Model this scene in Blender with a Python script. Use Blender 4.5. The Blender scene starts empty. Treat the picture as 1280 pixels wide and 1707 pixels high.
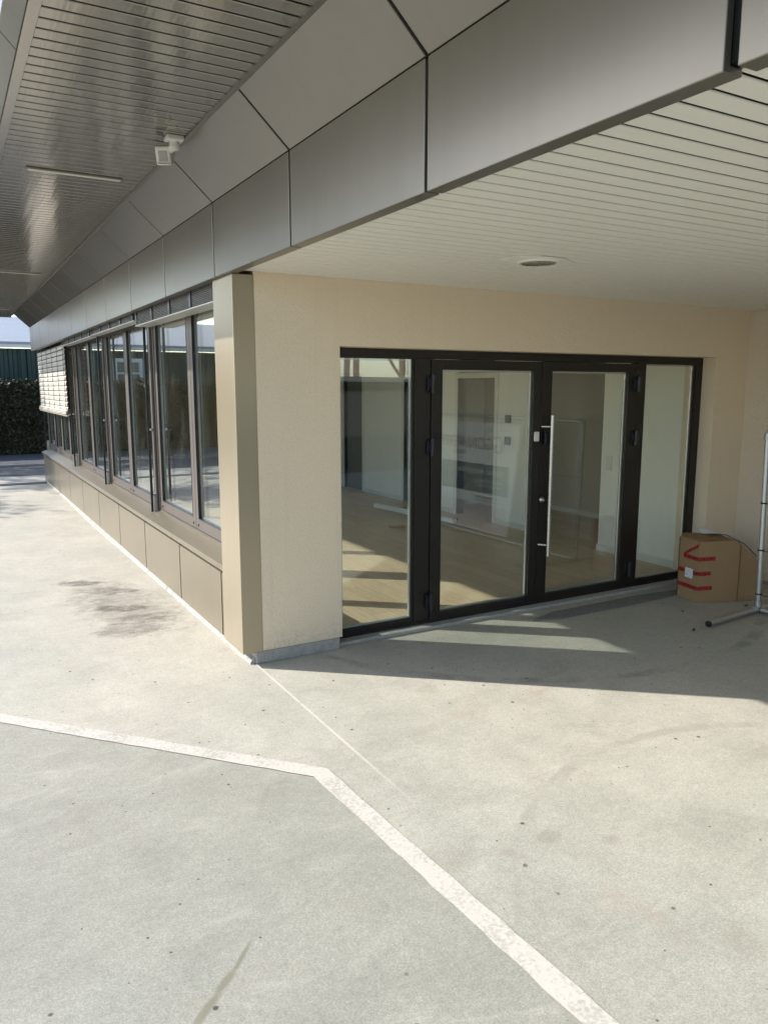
import bpy, bmesh, math, random
from mathutils import Vector, Matrix
random.seed(7)
S = bpy.context.scene
COL = S.collection
R = math.radians

# ------------------------------------------------------------------ node helper
class NT:
    def __init__(s, name):
        s.m = bpy.data.materials.new(name); s.m.use_nodes = True
        s.t = s.m.node_tree; s.t.nodes.clear()
        s.out = s.t.nodes.new('ShaderNodeOutputMaterial')
    def n(s, typ, **kw):
        nd = s.t.nodes.new(typ)
        for k, v in kw.items(): setattr(nd, k, v)
        return nd
    def l(s, a, b): s.t.links.new(a, b)
    def put(s, sock, v):
        if hasattr(v, 'is_linked') or isinstance(v, bpy.types.NodeSocket): s.l(v, sock)
        else:
            if isinstance(v, (tuple, list)) and len(v) == 3 and sock.type == 'RGBA': v = (*v, 1)
            sock.default_value = v
    def math(s, op, a, b=0.0, clamp=False):
        nd = s.n('ShaderNodeMath', operation=op); nd.use_clamp = clamp
        s.put(nd.inputs[0], a); s.put(nd.inputs[1], b); return nd.outputs[0]
    def vmath(s, op, a, b=(0, 0, 0)):
        nd = s.n('ShaderNodeVectorMath', operation=op)
        s.put(nd.inputs[0], a); s.put(nd.inputs[1], b)
        return nd.outputs['Value'] if op in ('DOT_PRODUCT', 'LENGTH', 'DISTANCE') else nd.outputs[0]
    def pos(s): return s.n('ShaderNodeTexCoord').outputs['Object']
    def mapping(s, v, loc=(0, 0, 0), rot=(0, 0, 0), sc=(1, 1, 1), typ='POINT'):
        nd = s.n('ShaderNodeMapping', vector_type=typ); s.l(v, nd.inputs[0])
        nd.inputs['Location'].default_value = loc; nd.inputs['Rotation'].default_value = rot; nd.inputs['Scale'].default_value = sc
        return nd.outputs[0]
    def noise(s, v, sc, det=4, rough=.55, dist=0.0, col=False):
        nd = s.n('ShaderNodeTexNoise'); s.l(v, nd.inputs['Vector'])
        nd.inputs['Scale'].default_value = sc; nd.inputs['Detail'].default_value = det
        nd.inputs['Roughness'].default_value = rough; nd.inputs['Distortion'].default_value = dist
        return nd.outputs['Color'] if col else nd.outputs['Fac']
    def voro(s, v, sc, feat='F1'):
        nd = s.n('ShaderNodeTexVoronoi', feature=feat); s.l(v, nd.inputs['Vector']); nd.inputs['Scale'].default_value = sc
        return nd.outputs['Distance'], nd.outputs['Color']
    def rng(s, v, a, b, c=0.0, d=1.0):
        nd = s.n('ShaderNodeMapRange', interpolation_type='SMOOTHSTEP'); s.put(nd.inputs[0], v)
        nd.inputs[1].default_value = a; nd.inputs[2].default_value = b; nd.inputs[3].default_value = c; nd.inputs[4].default_value = d
        return nd.outputs[0]
    def mix(s, f, a, b, mode='MIX'):
        nd = s.n('ShaderNodeMix', data_type='RGBA', blend_type=mode)
        s.put(nd.inputs[0], f); s.put(nd.inputs[6], a); s.put(nd.inputs[7], b); return nd.outputs[2]
    def bump(s, h, st=.3, d=.01):
        nd = s.n('ShaderNodeBump'); nd.inputs['Strength'].default_value = st; nd.inputs['Distance'].default_value = d
        s.l(h, nd.inputs['Height']); return nd.outputs[0]
    def bsdf(s, col, rough=.6, metal=0.0, normal=None, spec=.5, coat=0.0, coat_rough=.1, **kw):
        b = s.n('ShaderNodeBsdfPrincipled')
        s.put(b.inputs['Base Color'], col); s.put(b.inputs['Roughness'], rough); s.put(b.inputs['Metallic'], metal)
        b.inputs['Specular IOR Level'].default_value = spec
        b.inputs['Coat Weight'].default_value = coat; b.inputs['Coat Roughness'].default_value = coat_rough
        if normal is not None: s.l(normal, b.inputs['Normal'])
        s.l(b.outputs[0], s.out.inputs[0]); return b

def simple(name, col, rough=.6, metal=0.0, var=.08, scale=6, spec=.5, bump=0.0, bscale=200, coat=0.0):
    t = NT(name); p = t.pos()
    f = t.noise(p, scale, 5)
    c = t.mix(f, tuple(x*(1-var) for x in col), tuple(min(1, x*(1+var)) for x in col))
    r = t.rng(t.noise(p, scale*2.3, 4), .3, .7, max(.03, rough*.85), min(1, rough*1.15))
    nm = t.bump(t.noise(p, bscale, 3), bump, .004) if bump else None
    t.bsdf(c, r, metal, nm, spec, coat); return t.m

M = {}
# bronze-grey lacquered aluminium of the panels
def panel_metal(name, col, rough, metal, var=.05, streak=0.0):
    t = NT(name); p = t.pos()
    f = t.noise(p, 1.3, 3)
    c = t.mix(f, tuple(x*(1-var) for x in col), tuple(x*(1+var) for x in col))
    dirt = t.rng(t.noise(t.mapping(p, sc=(5, 5, .5)), 2.2, 2), .35, .8)
    c = t.mix(t.math('MULTIPLY', dirt, .09), c, tuple(x*.55 for x in col))
    r = t.rng(t.noise(p, .9, 2), .2, .8, rough*.92, rough*1.08)
    nm = None
    if streak: nm = t.bump(t.noise(t.mapping(p, sc=(7, .22, 1)), 1.6, 3, .6), streak, .02)
    t.bsdf(c, r, metal, nm, .5); return t.m
M['bronze'] = panel_metal('bronze_panel_metal', (.215, .200, .172), .30, .55)
M['bronze_low'] = panel_metal('bronze_base_metal', (.245, .212, .155), .30, .42)
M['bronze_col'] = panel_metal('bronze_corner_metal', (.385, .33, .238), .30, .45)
M['soffit'] = panel_metal('soffit_metal', (.35, .335, .305), .15, .72, .05, .09)
M['frame'] = panel_metal('window_frame_metal', (.14, .122, .108), .40, .25)
M['dark'] = simple('dark_joint', (.012, .011, .01), .8)
M['black'] = simple('black_plastic', (.011, .012, .019), .36)
M['door_frame'] = simple('dark_brown_door_metal', (.019, .0155, .0125), .42, .1, .12, 4)
M['steel'] = simple('brushed_steel', (.62, .61, .58), .3, 1.0, .05, 40)
M['galv'] = simple('galvanised_pipe', (.50, .51, .51), .38, .85, .16, 18)
M['alu'] = simple('light_aluminium', (.55, .56, .55), .35, .7)
M['white_plastic'] = simple('white_plastic', (.74, .72, .66), .4)
M['cream_metal'] = None
t = NT('cream_ceiling_metal'); p = t.pos()
c = t.mix(t.noise(p, .8, 4), (.84, .82, .745), (.88, .86, .785))
c = t.mix(t.math('MULTIPLY', t.rng(t.noise(t.mapping(p, sc=(1, 12, 1)), 3, 4), .55, .8), .12), c, (.45, .43, .37))
t.bsdf(c, .38, 0, None, .5); M['cream_metal'] = t.m
# stucco
def stucco(name, a, b):
    t = NT(name); p = t.pos()
    n1 = t.noise(p, .7, 4); n2 = t.noise(p, 95, 4, .6); d, _ = t.voro(p, 210)
    c = t.mix(n1, a, b)
    c = t.mix(t.math('MULTIPLY', t.rng(n2, .35, .75), .16), c, tuple(x*.66 for x in a))
    sz = t.n('ShaderNodeSeparateXYZ'); t.l(p, sz.inputs[0])
    spl = t.math('MULTIPLY', t.rng(t.math('ADD', sz.outputs[2], t.math('MULTIPLY', t.noise(p, 9, 5, .7), .3)), .42, .18), t.rng(t.noise(p, 28, 5, .7), .4, .65))
    c = t.mix(t.math('MULTIPLY', spl, .35), c, (.36, .31, .24))
    run = t.rng(t.noise(t.mapping(p, sc=(9, 9, .35)), 1.5, 4), .52, .78)
    c = t.mix(t.math('MULTIPLY', run, .07), c, (.40, .34, .26))
    n3 = t.noise(p, 42, 4, .65)
    c = t.mix(t.math('MULTIPLY', t.rng(n3, .3, .7), .04), c, tuple(x*.7 for x in a))
    h = t.math('ADD', t.math('ADD', t.math('MULTIPLY', n2, .7), t.math('MULTIPLY', d, .5)), t.math('MULTIPLY', n3, .9))
    t.bsdf(c, .9, 0, t.bump(h, .8, .008), .2); return t.m
M['stucco'] = stucco('cream_stucco', (.89, .745, .56), (.915, .785, .61))
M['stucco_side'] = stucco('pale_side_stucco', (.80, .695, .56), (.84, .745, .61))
M['int_wall'] = simple('white_interior_paint', (.89, .91, .885), .7, 0, .02, 3)
M['int_brown'] = simple('taupe_interior_paint', (.50, .475, .42), .75, 0, .04, 3)
M['int_dark'] = simple('dark_grey_interior', (.16, .175, .17), .5, 0, .06, 3)
M['skirting'] = simple('white_skirting', (.78, .79, .77), .5)
# plinth concrete
t = NT('plinth_concrete'); p = t.pos()
n2 = t.noise(p, 22, 6, .7)
c = t.mix(n2, (.24, .235, .22), (.50, .49, .46)); c = t.mix(t.rng(t.noise(p, 55, 4, .7), .58, .72), c, (.16, .155, .15))
t.bsdf(c, .9, 0, t.bump(n2, .5, .01)); M['plinth'] = t.m
t = NT('white_base_paint'); p = t.pos()
n2 = t.noise(p, 14, 6, .7)
c = t.mix(t.rng(n2, .48, .72), (.36, .35, .32), (.20, .195, .175))
t.bsdf(c, .85, 0, t.bump(n2, .4, .01)); M['white_base'] = t.m

# concrete yard
t = NT('yard_concrete'); p = t.pos()
big = t.noise(p, .42, 5, .55); mid = t.noise(p, 2.6, 7, .62, .6); fine = t.noise(p, 34, 6, .72); grain = t.noise(p, 230, 3, .7)
cream, grey = (.455, .423, .360), (.342, .337, .290)
sx = t.n('ShaderNodeSeparateXYZ'); t.l(p, sx.inputs[0]); X, Y = sx.outputs[0], sx.outputs[1]
nb = t.math('MULTIPLY', t.math('SUBTRACT', mid, .5), .9)
f1 = t.rng(t.math('ADD', t.math('ADD', Y, t.math('MULTIPLY', X, .35)), nb), -2.9, -.6)
c = t.mix(f1, grey, cream)
c = t.mix(t.rng(big, .38, .66), c, (.388, .376, .324))
# bay inside the painted line: older, greyer pour
pl = t.vmath('DOT_PRODUCT', p, (-.743, -.669, 0))          # distance beyond painted line
m1 = t.rng(t.math('SUBTRACT', pl, .163+1.053-.04), 0, .05); m2 = t.rng(X, -.17, -.21)
bay = t.math('MULTIPLY', m1, m2)
c = t.mix(t.math('MULTIPLY', bay, .72), c, (.266, .265, .230))
# other pour patch boundaries
pb = t.rng(t.vmath('DOT_PRODUCT', p, (.62, -.785, 0)), .98, 1.0); pb = t.math('MULTIPLY', pb, t.rng(X, .6, .2))
c = t.mix(t.math('MULTIPLY', pb, .25), c, (.30, .305, .265))
m90 = t.noise(p, 105, 4, .75); m12 = t.noise(p, 11, 7, .72, .5)
for nz, lo, hi, am in ((mid, .25, .75, .075), (m12, .25, .75, .055), (fine, .3, .7, .08), (m90, .32, .68, .16), (grain, .3, .7, .18)):
    c = t.mix(1.0, c, t.mix(t.rng(nz, lo, hi), (1-am, 1-am, 1-am), (1+am, 1+am, 1+am*.97)), 'MULTIPLY')
# worn streaks running away from the building
st = t.noise(t.mapping(p, rot=(0, 0, R(29)), sc=(.8, 3.2, 1)), 1.5, 9, .72, 1.2)
c = t.mix(t.math('MULTIPLY', t.rng(st, .52, .74), .30), c, (.22, .21, .18))
st2 = t.noise(t.mapping(p, rot=(0, 0, R(-20)), sc=(1, 2.6, 1)), 1.1, 8, .7, 1.5)
c = t.mix(t.math('MULTIPLY', t.rng(st2, .54, .76), .34), c, (.52, .49, .43))
# reddish scuffs
rs = t.noise(t.mapping(p, loc=(3, 7, 0)), 1.7, 6, .7)
c = t.mix(t.math('MULTIPLY', t.rng(rs, .56, .72), .36), c, (.36, .275, .22))
def ell(cx, cy, rx, ry, rot=0, wob=.5):
    v = t.mapping(p, loc=(cx, cy, 0), rot=(0, 0, R(rot)), sc=(rx, ry, 1), typ='TEXTURE')
    d = t.vmath('LENGTH', t.vmath('MULTIPLY', v, (1, 1, 0)))
    d = t.math('ADD', d, t.math('MULTIPLY', t.math('SUBTRACT', t.noise(p, 7, 6, .68), .5), wob*2))
    return t.rng(d, 1.1, .45)
oil = None
for e in [(-.68, 2.90, .28, .13, -28, .66), (-.50, 2.47, .32, .17, -26, .62), (-.53, 1.85, .32, .15, -30, .72), (-.38, 1.50, .32, .22, -25, .6), (-.55, 1.22, .34, .24, -25, .5), (-.62, 2.15, .22, .12, -30, .45), (-.50, 1.95, .42, 1.15, 8, .36)]:
    k = t.math('MULTIPLY', ell(*e[:5], wob=.9), e[5]); oil = k if oil is None else t.math('MAXIMUM', oil, k)
og = t.math('ADD', .18, t.math('MULTIPLY', .82, t.rng(t.noise(t.mapping(p, rot=(0, 0, R(29)), sc=(1, 2.2, 1)), 6, 9, .78), .33, .58)))
sp = t.rng(t.noise(p, 48, 4, .75), .50, .62)
of = t.math('MULTIPLY', oil, t.math('ADD', t.math('MULTIPLY', og, .75), t.math('MULTIPLY', sp, .25)))
c = t.mix(t.math('MULTIPLY', of, 1.45, True), c, (.068, .058, .046))
spots = None
for e in [(1.79, -2.12, .12, .07, 20, .3), (.56, -2.66, .05, .05, 0, .9), (.35, -2.51, .07, .05, 10, .9), (.13, -2.51, .045, .04, 0, .8), (-.10, -2.42, .12, .08, -30, .55), (.76, -.94, .14, .07, 30, .4), (.5, -3.31, .09, .08, 0, .6), (-.57, -1.63, .16, .02, 60, .5), (-1.33, -1.37, .2, .09, 20, .5), (1.15, -1.75, .2, .05, -30, .3), (-.9, -2.95, .09, .07, 0, .5), (-.42, -2.72, .05, .04, 0, .5)]:
    k = t.math('MULTIPLY', ell(*e[:5], wob=.45), e[5]); spots = k if spots is None else t.math('MAXIMUM', spots, k)
c = t.mix(t.math('MULTIPLY', spots, .3), c, (.19, .165, .135))
# damp trail
wet = None
for e in [(-.99, -2.53, .10, .011, 48), (-1.075, -2.61, .07, .017, 40), (-1.16, -2.69, .11, .019, 41)]:
    k = ell(*e, wob=.35); wet = k if wet is None else t.math('MAXIMUM', wet, k)
c = t.mix(t.math('MULTIPLY', wet, .8), c, (.20, .195, .14))
# tyre arcs under the roof
d0 = t.vmath('LENGTH', t.vmath('SUBTRACT', t.vmath('MULTIPLY', p, (1, 1, 0)), (2.6, .9, 0)))
arc = t.math('MULTIPLY', t.rng(t.math('ABSOLUTE', t.math('SUBTRACT', d0, 2.35)), .07, .02), t.rng(mid, .45, .65))
c = t.mix(t.math('MULTIPLY', arc, .45), c, (.15, .14, .125))
d1 = t.vmath('LENGTH', t.vmath('SUBTRACT', t.vmath('MULTIPLY', p, (1, 1, 0)), (1.3, -3.6, 0)))
arc = t.math('MULTIPLY', t.rng(t.math('ABSOLUTE', t.math('SUBTRACT', d1, 1.55)), .05, .015), t.rng(mid, .42, .6))
c = t.mix(t.math('MULTIPLY', arc, .34), c, (.22, .19, .16))
# pits
pits = None
for sc_, th, sel, sd in ((9, .10, .80, 0), (21, .14, .88, 5), (5.2, .065, .70, 11)):
    dd, cc = t.voro(t.mapping(p, loc=(sd, sd*.7, 0)), sc_)
    sep = t.n('ShaderNodeSeparateColor'); t.l(cc, sep.inputs[0])
    dd = t.math('ADD', dd, t.math('MULTIPLY', t.math('SUBTRACT', fine, .5), .09))
    k = t.math('MULTIPLY', t.rng(dd, th, th*.55), t.math('GREATER_THAN', sep.outputs[0], sel))
    pits = k if pits is None else t.math('MAXIMUM', pits, k)
pits = t.math('MULTIPLY', pits, t.rng(t.noise(p, .9, 3), .34, .5, .15, 1))
c = t.mix(t.math('MULTIPLY', pits, .88), c, (.05, .047, .042))
# pour joint running out from the corner of the building
jd = t.math('ABSOLUTE', t.math('SUBTRACT', X, t.math('MULTIPLY', t.math('SUBTRACT', fine, .5), .012)))
jn = t.math('MULTIPLY', t.rng(jd, .012, .003), t.math('MULTIPLY', t.rng(Y, -2.2, -1.2), t.rng(Y, .05, -.02)))
c = t.mix(t.math('MULTIPLY', jn, .5), c, (.66, .63, .57))
h = t.math('SUBTRACT', t.math('ADD', t.math('MULTIPLY', fine, .5), t.math('MULTIPLY', grain, .35)), t.math('MULTIPLY', pits, .8))
rr = t.rng(mid, .3, .7, .62, .85)
t.bsdf(c, t.math('SUBTRACT', rr, t.math('MULTIPLY', wet, .3)), 0, t.bump(h, .22, .005), .35); M['yard'] = t.m

t = NT('worn_white_paint'); p = t.pos()
n1 = t.noise(p, 60, 6, .75); n2 = t.noise(p, 5, 5, .7); n3 = t.noise(p, 240, 3, .7)
c = t.mix(n2, (.49, .465, .42), (.60, .57, .52))
c = t.mix(.45, c, t.mix(n3, (.75, .75, .75), (1.2, 1.2, 1.2)), 'MULTIPLY')
wear = t.math('ADD', t.math('MULTIPLY', n1, .6), t.math('MULTIPLY', n2, .4))
c = t.mix(t.math('MULTIPLY', t.rng(wear, .47, .60), .7), c, (.33, .315, .27))
crk = t.noise(t.mapping(p, rot=(0, 0, R(25)), sc=(1, 9, 1)), 9, 3, .6)
c = t.mix(t.math('MULTIPLY', t.rng(crk, .70, .73), .8), c, (.2, .185, .16))
t.bsdf(c, .8, 0, t.bump(n1, .4, .004), .3); M['paint'] = t.m

M['asphalt'] = simple('asphalt', (.085, .088, .092), .85, 0, .25, 3, .3, .4, 160)
M['paving_pale'] = simple('pale_paving', (.42, .41, .37), .85, 0, .12, 2, .3, .3, 120)
M['kerb'] = simple('kerb_concrete', (.22, .22, .22), .85, 0, .15, 6)
M['grate'] = simple('dark_grate', (.05, .05, .052), .6, .3, .3, 25)
M['mat'] = simple('threshold_stone', (.19, .19, .18), .85, 0, .45, 30, .3, .5, 60)

# floor laminate
t = NT('oak_laminate'); p = t.pos()
v = t.mapping(p, rot=(0, 0, R(90)))
br = t.n('ShaderNodeTexBrick'); t.l(v, br.inputs['Vector'])
br.inputs['Color1'].default_value = (.56, .43, .28, 1); br.inputs['Color2'].default_value = (.66, .52, .35, 1); br.inputs['Mortar'].default_value = (.2, .135, .075, 1)
br.inputs['Scale'].default_value = 1; br.inputs['Mortar Size'].default_value = .0018; br.inputs['Brick Width'].default_value = 1.28; br.inputs['Row Height'].default_value = .19
br.offset = .37
gr = t.noise(t.mapping(p, sc=(14, 1.2, 1)), 3.5, 7, .65, 1.2)
c = t.mix(t.math('MULTIPLY', t.rng(gr, .45, .75), .5), br.outputs['Color'], (.22, .14, .075))
t.bsdf(c, .42, 0, None, .4); M['floor'] = t.m

# thin window glass
def glass(name, tint, f0, boost=1.0, rough=0.0):
    t = NT(name)
    g = t.n('ShaderNodeNewGeometry')
    ca = t.math('ABSOLUTE', t.vmath('DOT_PRODUCT', g.outputs['Normal'], g.outputs['Incoming']))
    k = t.math('POWER', t.math('SUBTRACT', 1.0, ca, True), 5.0)
    F = t.math('ADD', f0, t.math('MULTIPLY', k, (1-f0)*boost), True)
    tr = t.n('ShaderNodeBsdfTransparent'); tr.inputs[0].default_value = (*tint, 1)
    gl = t.n('ShaderNodeBsdfGlossy'); gl.inputs['Roughness'].default_value = rough; gl.inputs['Color'].default_value = (.95, .97, .97, 1)
    wv = t.bump(t.noise(t.pos(), 1.1, 2), .012, .05); t.l(wv, gl.inputs['Normal'])
    mx = t.n('ShaderNodeMixShader'); t.l(F, mx.inputs[0]); t.l(tr.outputs[0], mx.inputs[1]); t.l(gl.outputs[0], mx.inputs[2])
    df = t.n('ShaderNodeBsdfDiffuse'); df.inputs[0].default_value = (.6, .6, .56, 1)
    sm = t.math('MULTIPLY', t.rng(t.noise(t.mapping(t.pos(), rot=(0, R(30), R(20)), sc=(1, 1, .35)), 5, 6, .7), .45, .8), .030)
    m2 = t.n('ShaderNodeMixShader'); t.l(sm, m2.inputs[0]); t.l(mx.outputs[0], m2.inputs[1]); t.l(df.outputs[0], m2.inputs[2])
    t.l(m2.outputs[0], t.out.inputs[0]); return t.m
M['glass_door'] = glass('clear_door_glass', (.955, .985, .965), .125)
M['glass_win'] = glass('coated_window_glass', (.93, .96, .94), .20)

t = NT('cardboard'); p = t.pos()
fl = t.noise(t.mapping(p, sc=(1, 1, .15)), 60, 3)
c = t.mix(t.noise(p, 6, 5), (.30, .195, .105), (.37, .245, .135)); c = t.mix(t.math('MULTIPLY', fl, .3), c, (.24, .155, .08))
t.bsdf(c, .85, 0, t.bump(t.noise(p, 9, 4), .2, .01), .2); M['card'] = t.m
t = NT('red_parcel_tape'); p = t.pos()
bn = t.noise(t.mapping(p, sc=(38, 38, 90)), 1.0, 2, .5)
c = t.mix(t.rng(bn, .54, .6), (.36, .025, .028), (.09, .008, .008))
t.bsdf(c, .35, 0, None, .5); M['tape'] = t.m
M['card_in'] = simple('cardboard_edge', (.10, .06, .035), .9)
t = NT('label_paper'); p = t.pos()
c = t.mix(t.rng(t.noise(t.mapping(p, sc=(90, 90, 200)), 1, 1), .6, .64), (.72, .72, .75), (.15, .15, .2))
t.bsdf(c, .6); M['label'] = t.m
M['paper'] = simple('crumpled_white_film', (.66, .68, .71), .5)
M['blind'] = simple('beige_blind_slat', (.56, .50, .42), .42, .1, .05, 4)
M['blind_stack'] = simple('grey_blind_slat', (.24, .235, .225), .4, .3, .06, 8)
M['blind_rail'] = simple('pale_blind_rail', (.55, .55, .52), .4, .3)
M['light_glass'] = simple('light_diffuser', (.62, .60, .54), .45)
M['banner'] = simple('white_banner_vinyl', (.72, .73, .73), .5, 0, .03)
M['banner_teal'] = simple('banner_dark_teal', (.07, .10, .115), .5)
M['banner_grey'] = simple('banner_grey_ink', (.07, .07, .072), .5)
t = NT('banner_photo_print'); p = t.pos()
c = t.mix(t.noise(t.mapping(p, sc=(1, 2, 7)), 1.6, 5), (.40, .36, .37), (.62, .55, .54)); t.bsdf(c, .5); M['banner_photo'] = t.m

# shed cladding, hedge, trees
t = NT('teal_corrugated_cladding'); p = t.pos()
c = t.mix(t.noise(p, .8, 5), (.012, .036, .034), (.020, .052, .046)); t.bsdf(c, .5, .2); M['shed'] = t.m
M['shed_roof'] = simple('grey_shed_roof', (.30, .32, .35), .55, .1, .1, 1)
M['white_trim'] = simple('white_trim', (.7, .71, .70), .5)
M['pane_dark'] = simple('dim_window_pane', (.10, .12, .12), .12, 0, .2, 2)
def leafmat(name, a, b, sc=3):
    t = NT(name); p = t.pos()
    c = t.mix(t.noise(p, sc, 6, .7), a, b); t.bsdf(c, .55, 0, None, .4); return t.m
M['hedge'] = leafmat('hedge_leaves', (.013, .018, .009), (.055, .066, .022), 1.4)
M['hedge_core'] = simple('hedge_twigs', (.02, .017, .012), .9)
M['leaf'] = leafmat('tree_leaves', (.045, .075, .02), (.10, .13, .04), 1)
M['bark'] = simple('bark', (.12, .095, .07), .9, 0, .3, 8)
M['dryleaf'] = simple('dry_leaf', (.06, .045, .03), .8, 0, .2, 60)
M['brownsteel'] = simple('rust_brown_steel', (.16, .10, .08), .6, .2)
M['hall'] = simple('pale_hall_wall', (.42, .42, .40), .7)

# ------------------------------------------------------------------ mesh helper
class MB:
    def __init__(s): s.v = []; s.f = []; s.sm = []
    def add(s, vs, fs, sm=False):
        b = len(s.v); s.v += [tuple(v) for v in vs]; s.f += [tuple(b+i for i in f) for f in fs]; s.sm += [sm]*len(fs); return s
    def box(s, x0, x1, y0, y1, z0, z1):
        return s.add([(x0, y0, z0), (x1, y0, z0), (x1, y1, z0), (x0, y1, z0), (x0, y0, z1), (x1, y0, z1), (x1, y1, z1), (x0, y1, z1)],
                     [(0, 3, 2, 1), (4, 5, 6, 7), (0, 1, 5, 4), (1, 2, 6, 5), (2, 3, 7, 6), (3, 0, 4, 7)])
    def obox(s, c, ax, ay, az, hx, hy, hz):
        c, ax, ay, az = map(Vector, (c, ax, ay, az)); vs = []
        for k in (-1, 1):
            for i, j in ((-1, -1), (1, -1), (1, 1), (-1, 1)): vs.append(c+ax*hx*i+ay*hy*j+az*hz*k)
        return s.add(vs, [(0, 3, 2, 1), (4, 5, 6, 7), (0, 1, 5, 4), (1, 2, 6, 5), (2, 3, 7, 6), (3, 0, 4, 7)])
    def prism(s, poly, axis, a, b):
        """extrude a polygon of 2-D points along axis; plane coords (x,z) for y, (y,z) for x, (x,y) for z"""
        mk = {'y': lambda u, w, t: (u, t, w), 'x': lambda u, w, t: (t, u, w), 'z': lambda u, w, t: (u, w, t)}[axis]
        n = len(poly); vs = [mk(u, w, a) for u, w in poly]+[mk(u, w, b) for u, w in poly]
        return s.add(vs, [tuple(range(n)), tuple(range(2*n-1, n-1, -1))]+[(i, i+n, (i+1) % n+n, (i+1) % n) for i in range(n)])
    def tube(s, pts, r, n=14, cap=True):
        pts = [Vector(p) for p in pts]; rs = r if isinstance(r, (list, tuple)) else [r]*len(pts); vs = []; fs = []
        up = None
        for i, p in enumerate(pts):
            d = (pts[min(i+1, len(pts)-1)]-pts[max(i-1, 0)]).normalized()
            if up is None: up = d.orthogonal().normalized()
            up = (up-d*up.dot(d)).normalized(); w = d.cross(up)
            for k in range(n):
                a = 2*math.pi*k/n; vs.append(p+(up*math.cos(a)+w*math.sin(a))*rs[i])
        for i in range(len(pts)-1):
            for k in range(n): fs.append((i*n+k, i*n+(k+1) % n, (i+1)*n+(k+1) % n, (i+1)*n+k))
        s.add(vs, fs, True)
        if cap:
            m = len(pts)-1
            s.add([vs[k] for k in range(n)], [tuple(range(n-1, -1, -1))]); s.add([vs[m*n+k] for k in range(n)], [tuple(range(n))])
        return s
    def lathe(s, prof, c, n=32, axis=(0, 0, 1)):
        c = Vector(c); az = Vector(axis).normalized(); ax = az.orthogonal().normalized(); ay = az.cross(ax); vs = []; fs = []
        for r, z in prof:
            for k in range(n):
                a = 2*math.pi*k/n; vs.append(c+ax*r*math.cos(a)+ay*r*math.sin(a)+az*z)
        for i in range(len(prof)-1):
            for k in range(n): fs.append((i*n+k, i*n+(k+1) % n, (i+1)*n+(k+1) % n, (i+1)*n+k))
        return s.add(vs, fs, True)
    def build(s, name, mat, parent=None, bevel=0.0, origin=None, seg=2):
        me = bpy.data.meshes.new(name)
        o0 = Vector(origin) if origin is not None else Vector((0, 0, 0))
        me.from_pydata([tuple(Vector(v)-o0) for v in s.v], [], s.f); me.validate()
        for pl_, sm in zip(me.polygons, s.sm): pl_.use_smooth = sm
        bm = bmesh.new(); bm.from_mesh(me); bmesh.ops.recalc_face_normals(bm, faces=bm.faces); bm.to_mesh(me); bm.free()
        me.materials.append(mat)
        o = bpy.data.objects.new(name, me); COL.objects.link(o); o.location = o0
        if parent is not None: o.parent = parent
        if bevel:
            b = o.modifiers.new('bevel', 'BEVEL'); b.width = bevel; b.segments = seg; b.limit_method = 'ANGLE'; b.angle_limit = R(40)
        return o
def tag(o, label=None, cat=None, group=None, kind=None):
    if label: o['label'] = label
    if cat: o['category'] = cat
    if group: o['group'] = group
    if kind: o['kind'] = kind
    return o
def empty(name, loc=(0, 0, 0)):
    o = bpy.data.objects.new(name, None); COL.objects.link(o); o.location = loc; o.empty_display_size = .2; return o
def kid(mb, name, mat, root, bevel=0.0):
    """part with its mesh in world coordinates under an Empty that is only translated"""
    o = mb.build(name, mat, root, bevel); 
    q = root; off = Vector((0, 0, 0))
    while q is not None: off += Vector(q.location); q = q.parent
    o.location = -off; return o

# ------------------------------------------------------------------ setting
tag(MB().box(-200, 200, -200, 200, -.3, 0).build('ground', M['yard']), 'pale stained concrete yard in front of the building', 'ground', kind='structure')
# painted line with its bend
W = .047
def line_poly():
    a = Vector((-3.95, 2.585)); b = Vector((-.252, -1.555)); c2 = Vector((-.078, -5.2))
    d1 = (b-a).normalized(); d2 = (c2-b).normalized(); n1 = Vector((-d1.y, d1.x)); n2 = Vector((-d2.y, d2.x))
    mt = (n1+n2).normalized(); k = W/mt.dot(n1)
    return a, b, c2, n1, n2, mt*k
a, b, c2, n1, n2, mk = line_poly()
mb = MB()
def strip(mb, p, q, np_, nq, steps):
    vs = []; fs = []
    for i in range(steps+1):
        u = i/steps; o = p.lerp(q, u); w = np_.lerp(nq, u) if i in (0, steps) else np_.lerp(nq, u).normalized()*0+((np_ if steps and u < .5 else nq).normalized()*W if i not in (0, steps) else np_)
        j1 = random.uniform(-.0035, .0035) if 0 < i < steps else 0; j2 = random.uniform(-.0035, .0035) if 0 < i < steps else 0
        w = w.normalized()*(w.length)
        A = o+w*(1+j1/W); B = o-w*(1+j2/W)
        vs += [(A.x, A.y, .004), (B.x, B.y, .004)]
    for i in range(steps): fs.append((2*i, 2*i+1, 2*i+3, 2*i+2))
    mb.add(vs, fs)
strip(mb, a, b-(b-a).normalized()*.06, n1*W, n1*W, 60)
strip(mb, b+(c2-b).normalized()*.06, c2, n2*W, n2*W, 50)
p1 = b-(b-a).normalized()*.06; p2 = b+(c2-b).normalized()*.06
q = [p1+n1*W, b+mk, p2+n2*W, p2-n2*W, b-mk, p1-n1*W]
mb.add([(v.x, v.y, .004) for v in q], [(0, 5, 4, 1), (1, 4, 3, 2)])
tag(mb.build('painted_line', M['paint']), 'worn white painted parking line bending across the concrete', 'line marking', kind='structure')
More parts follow.
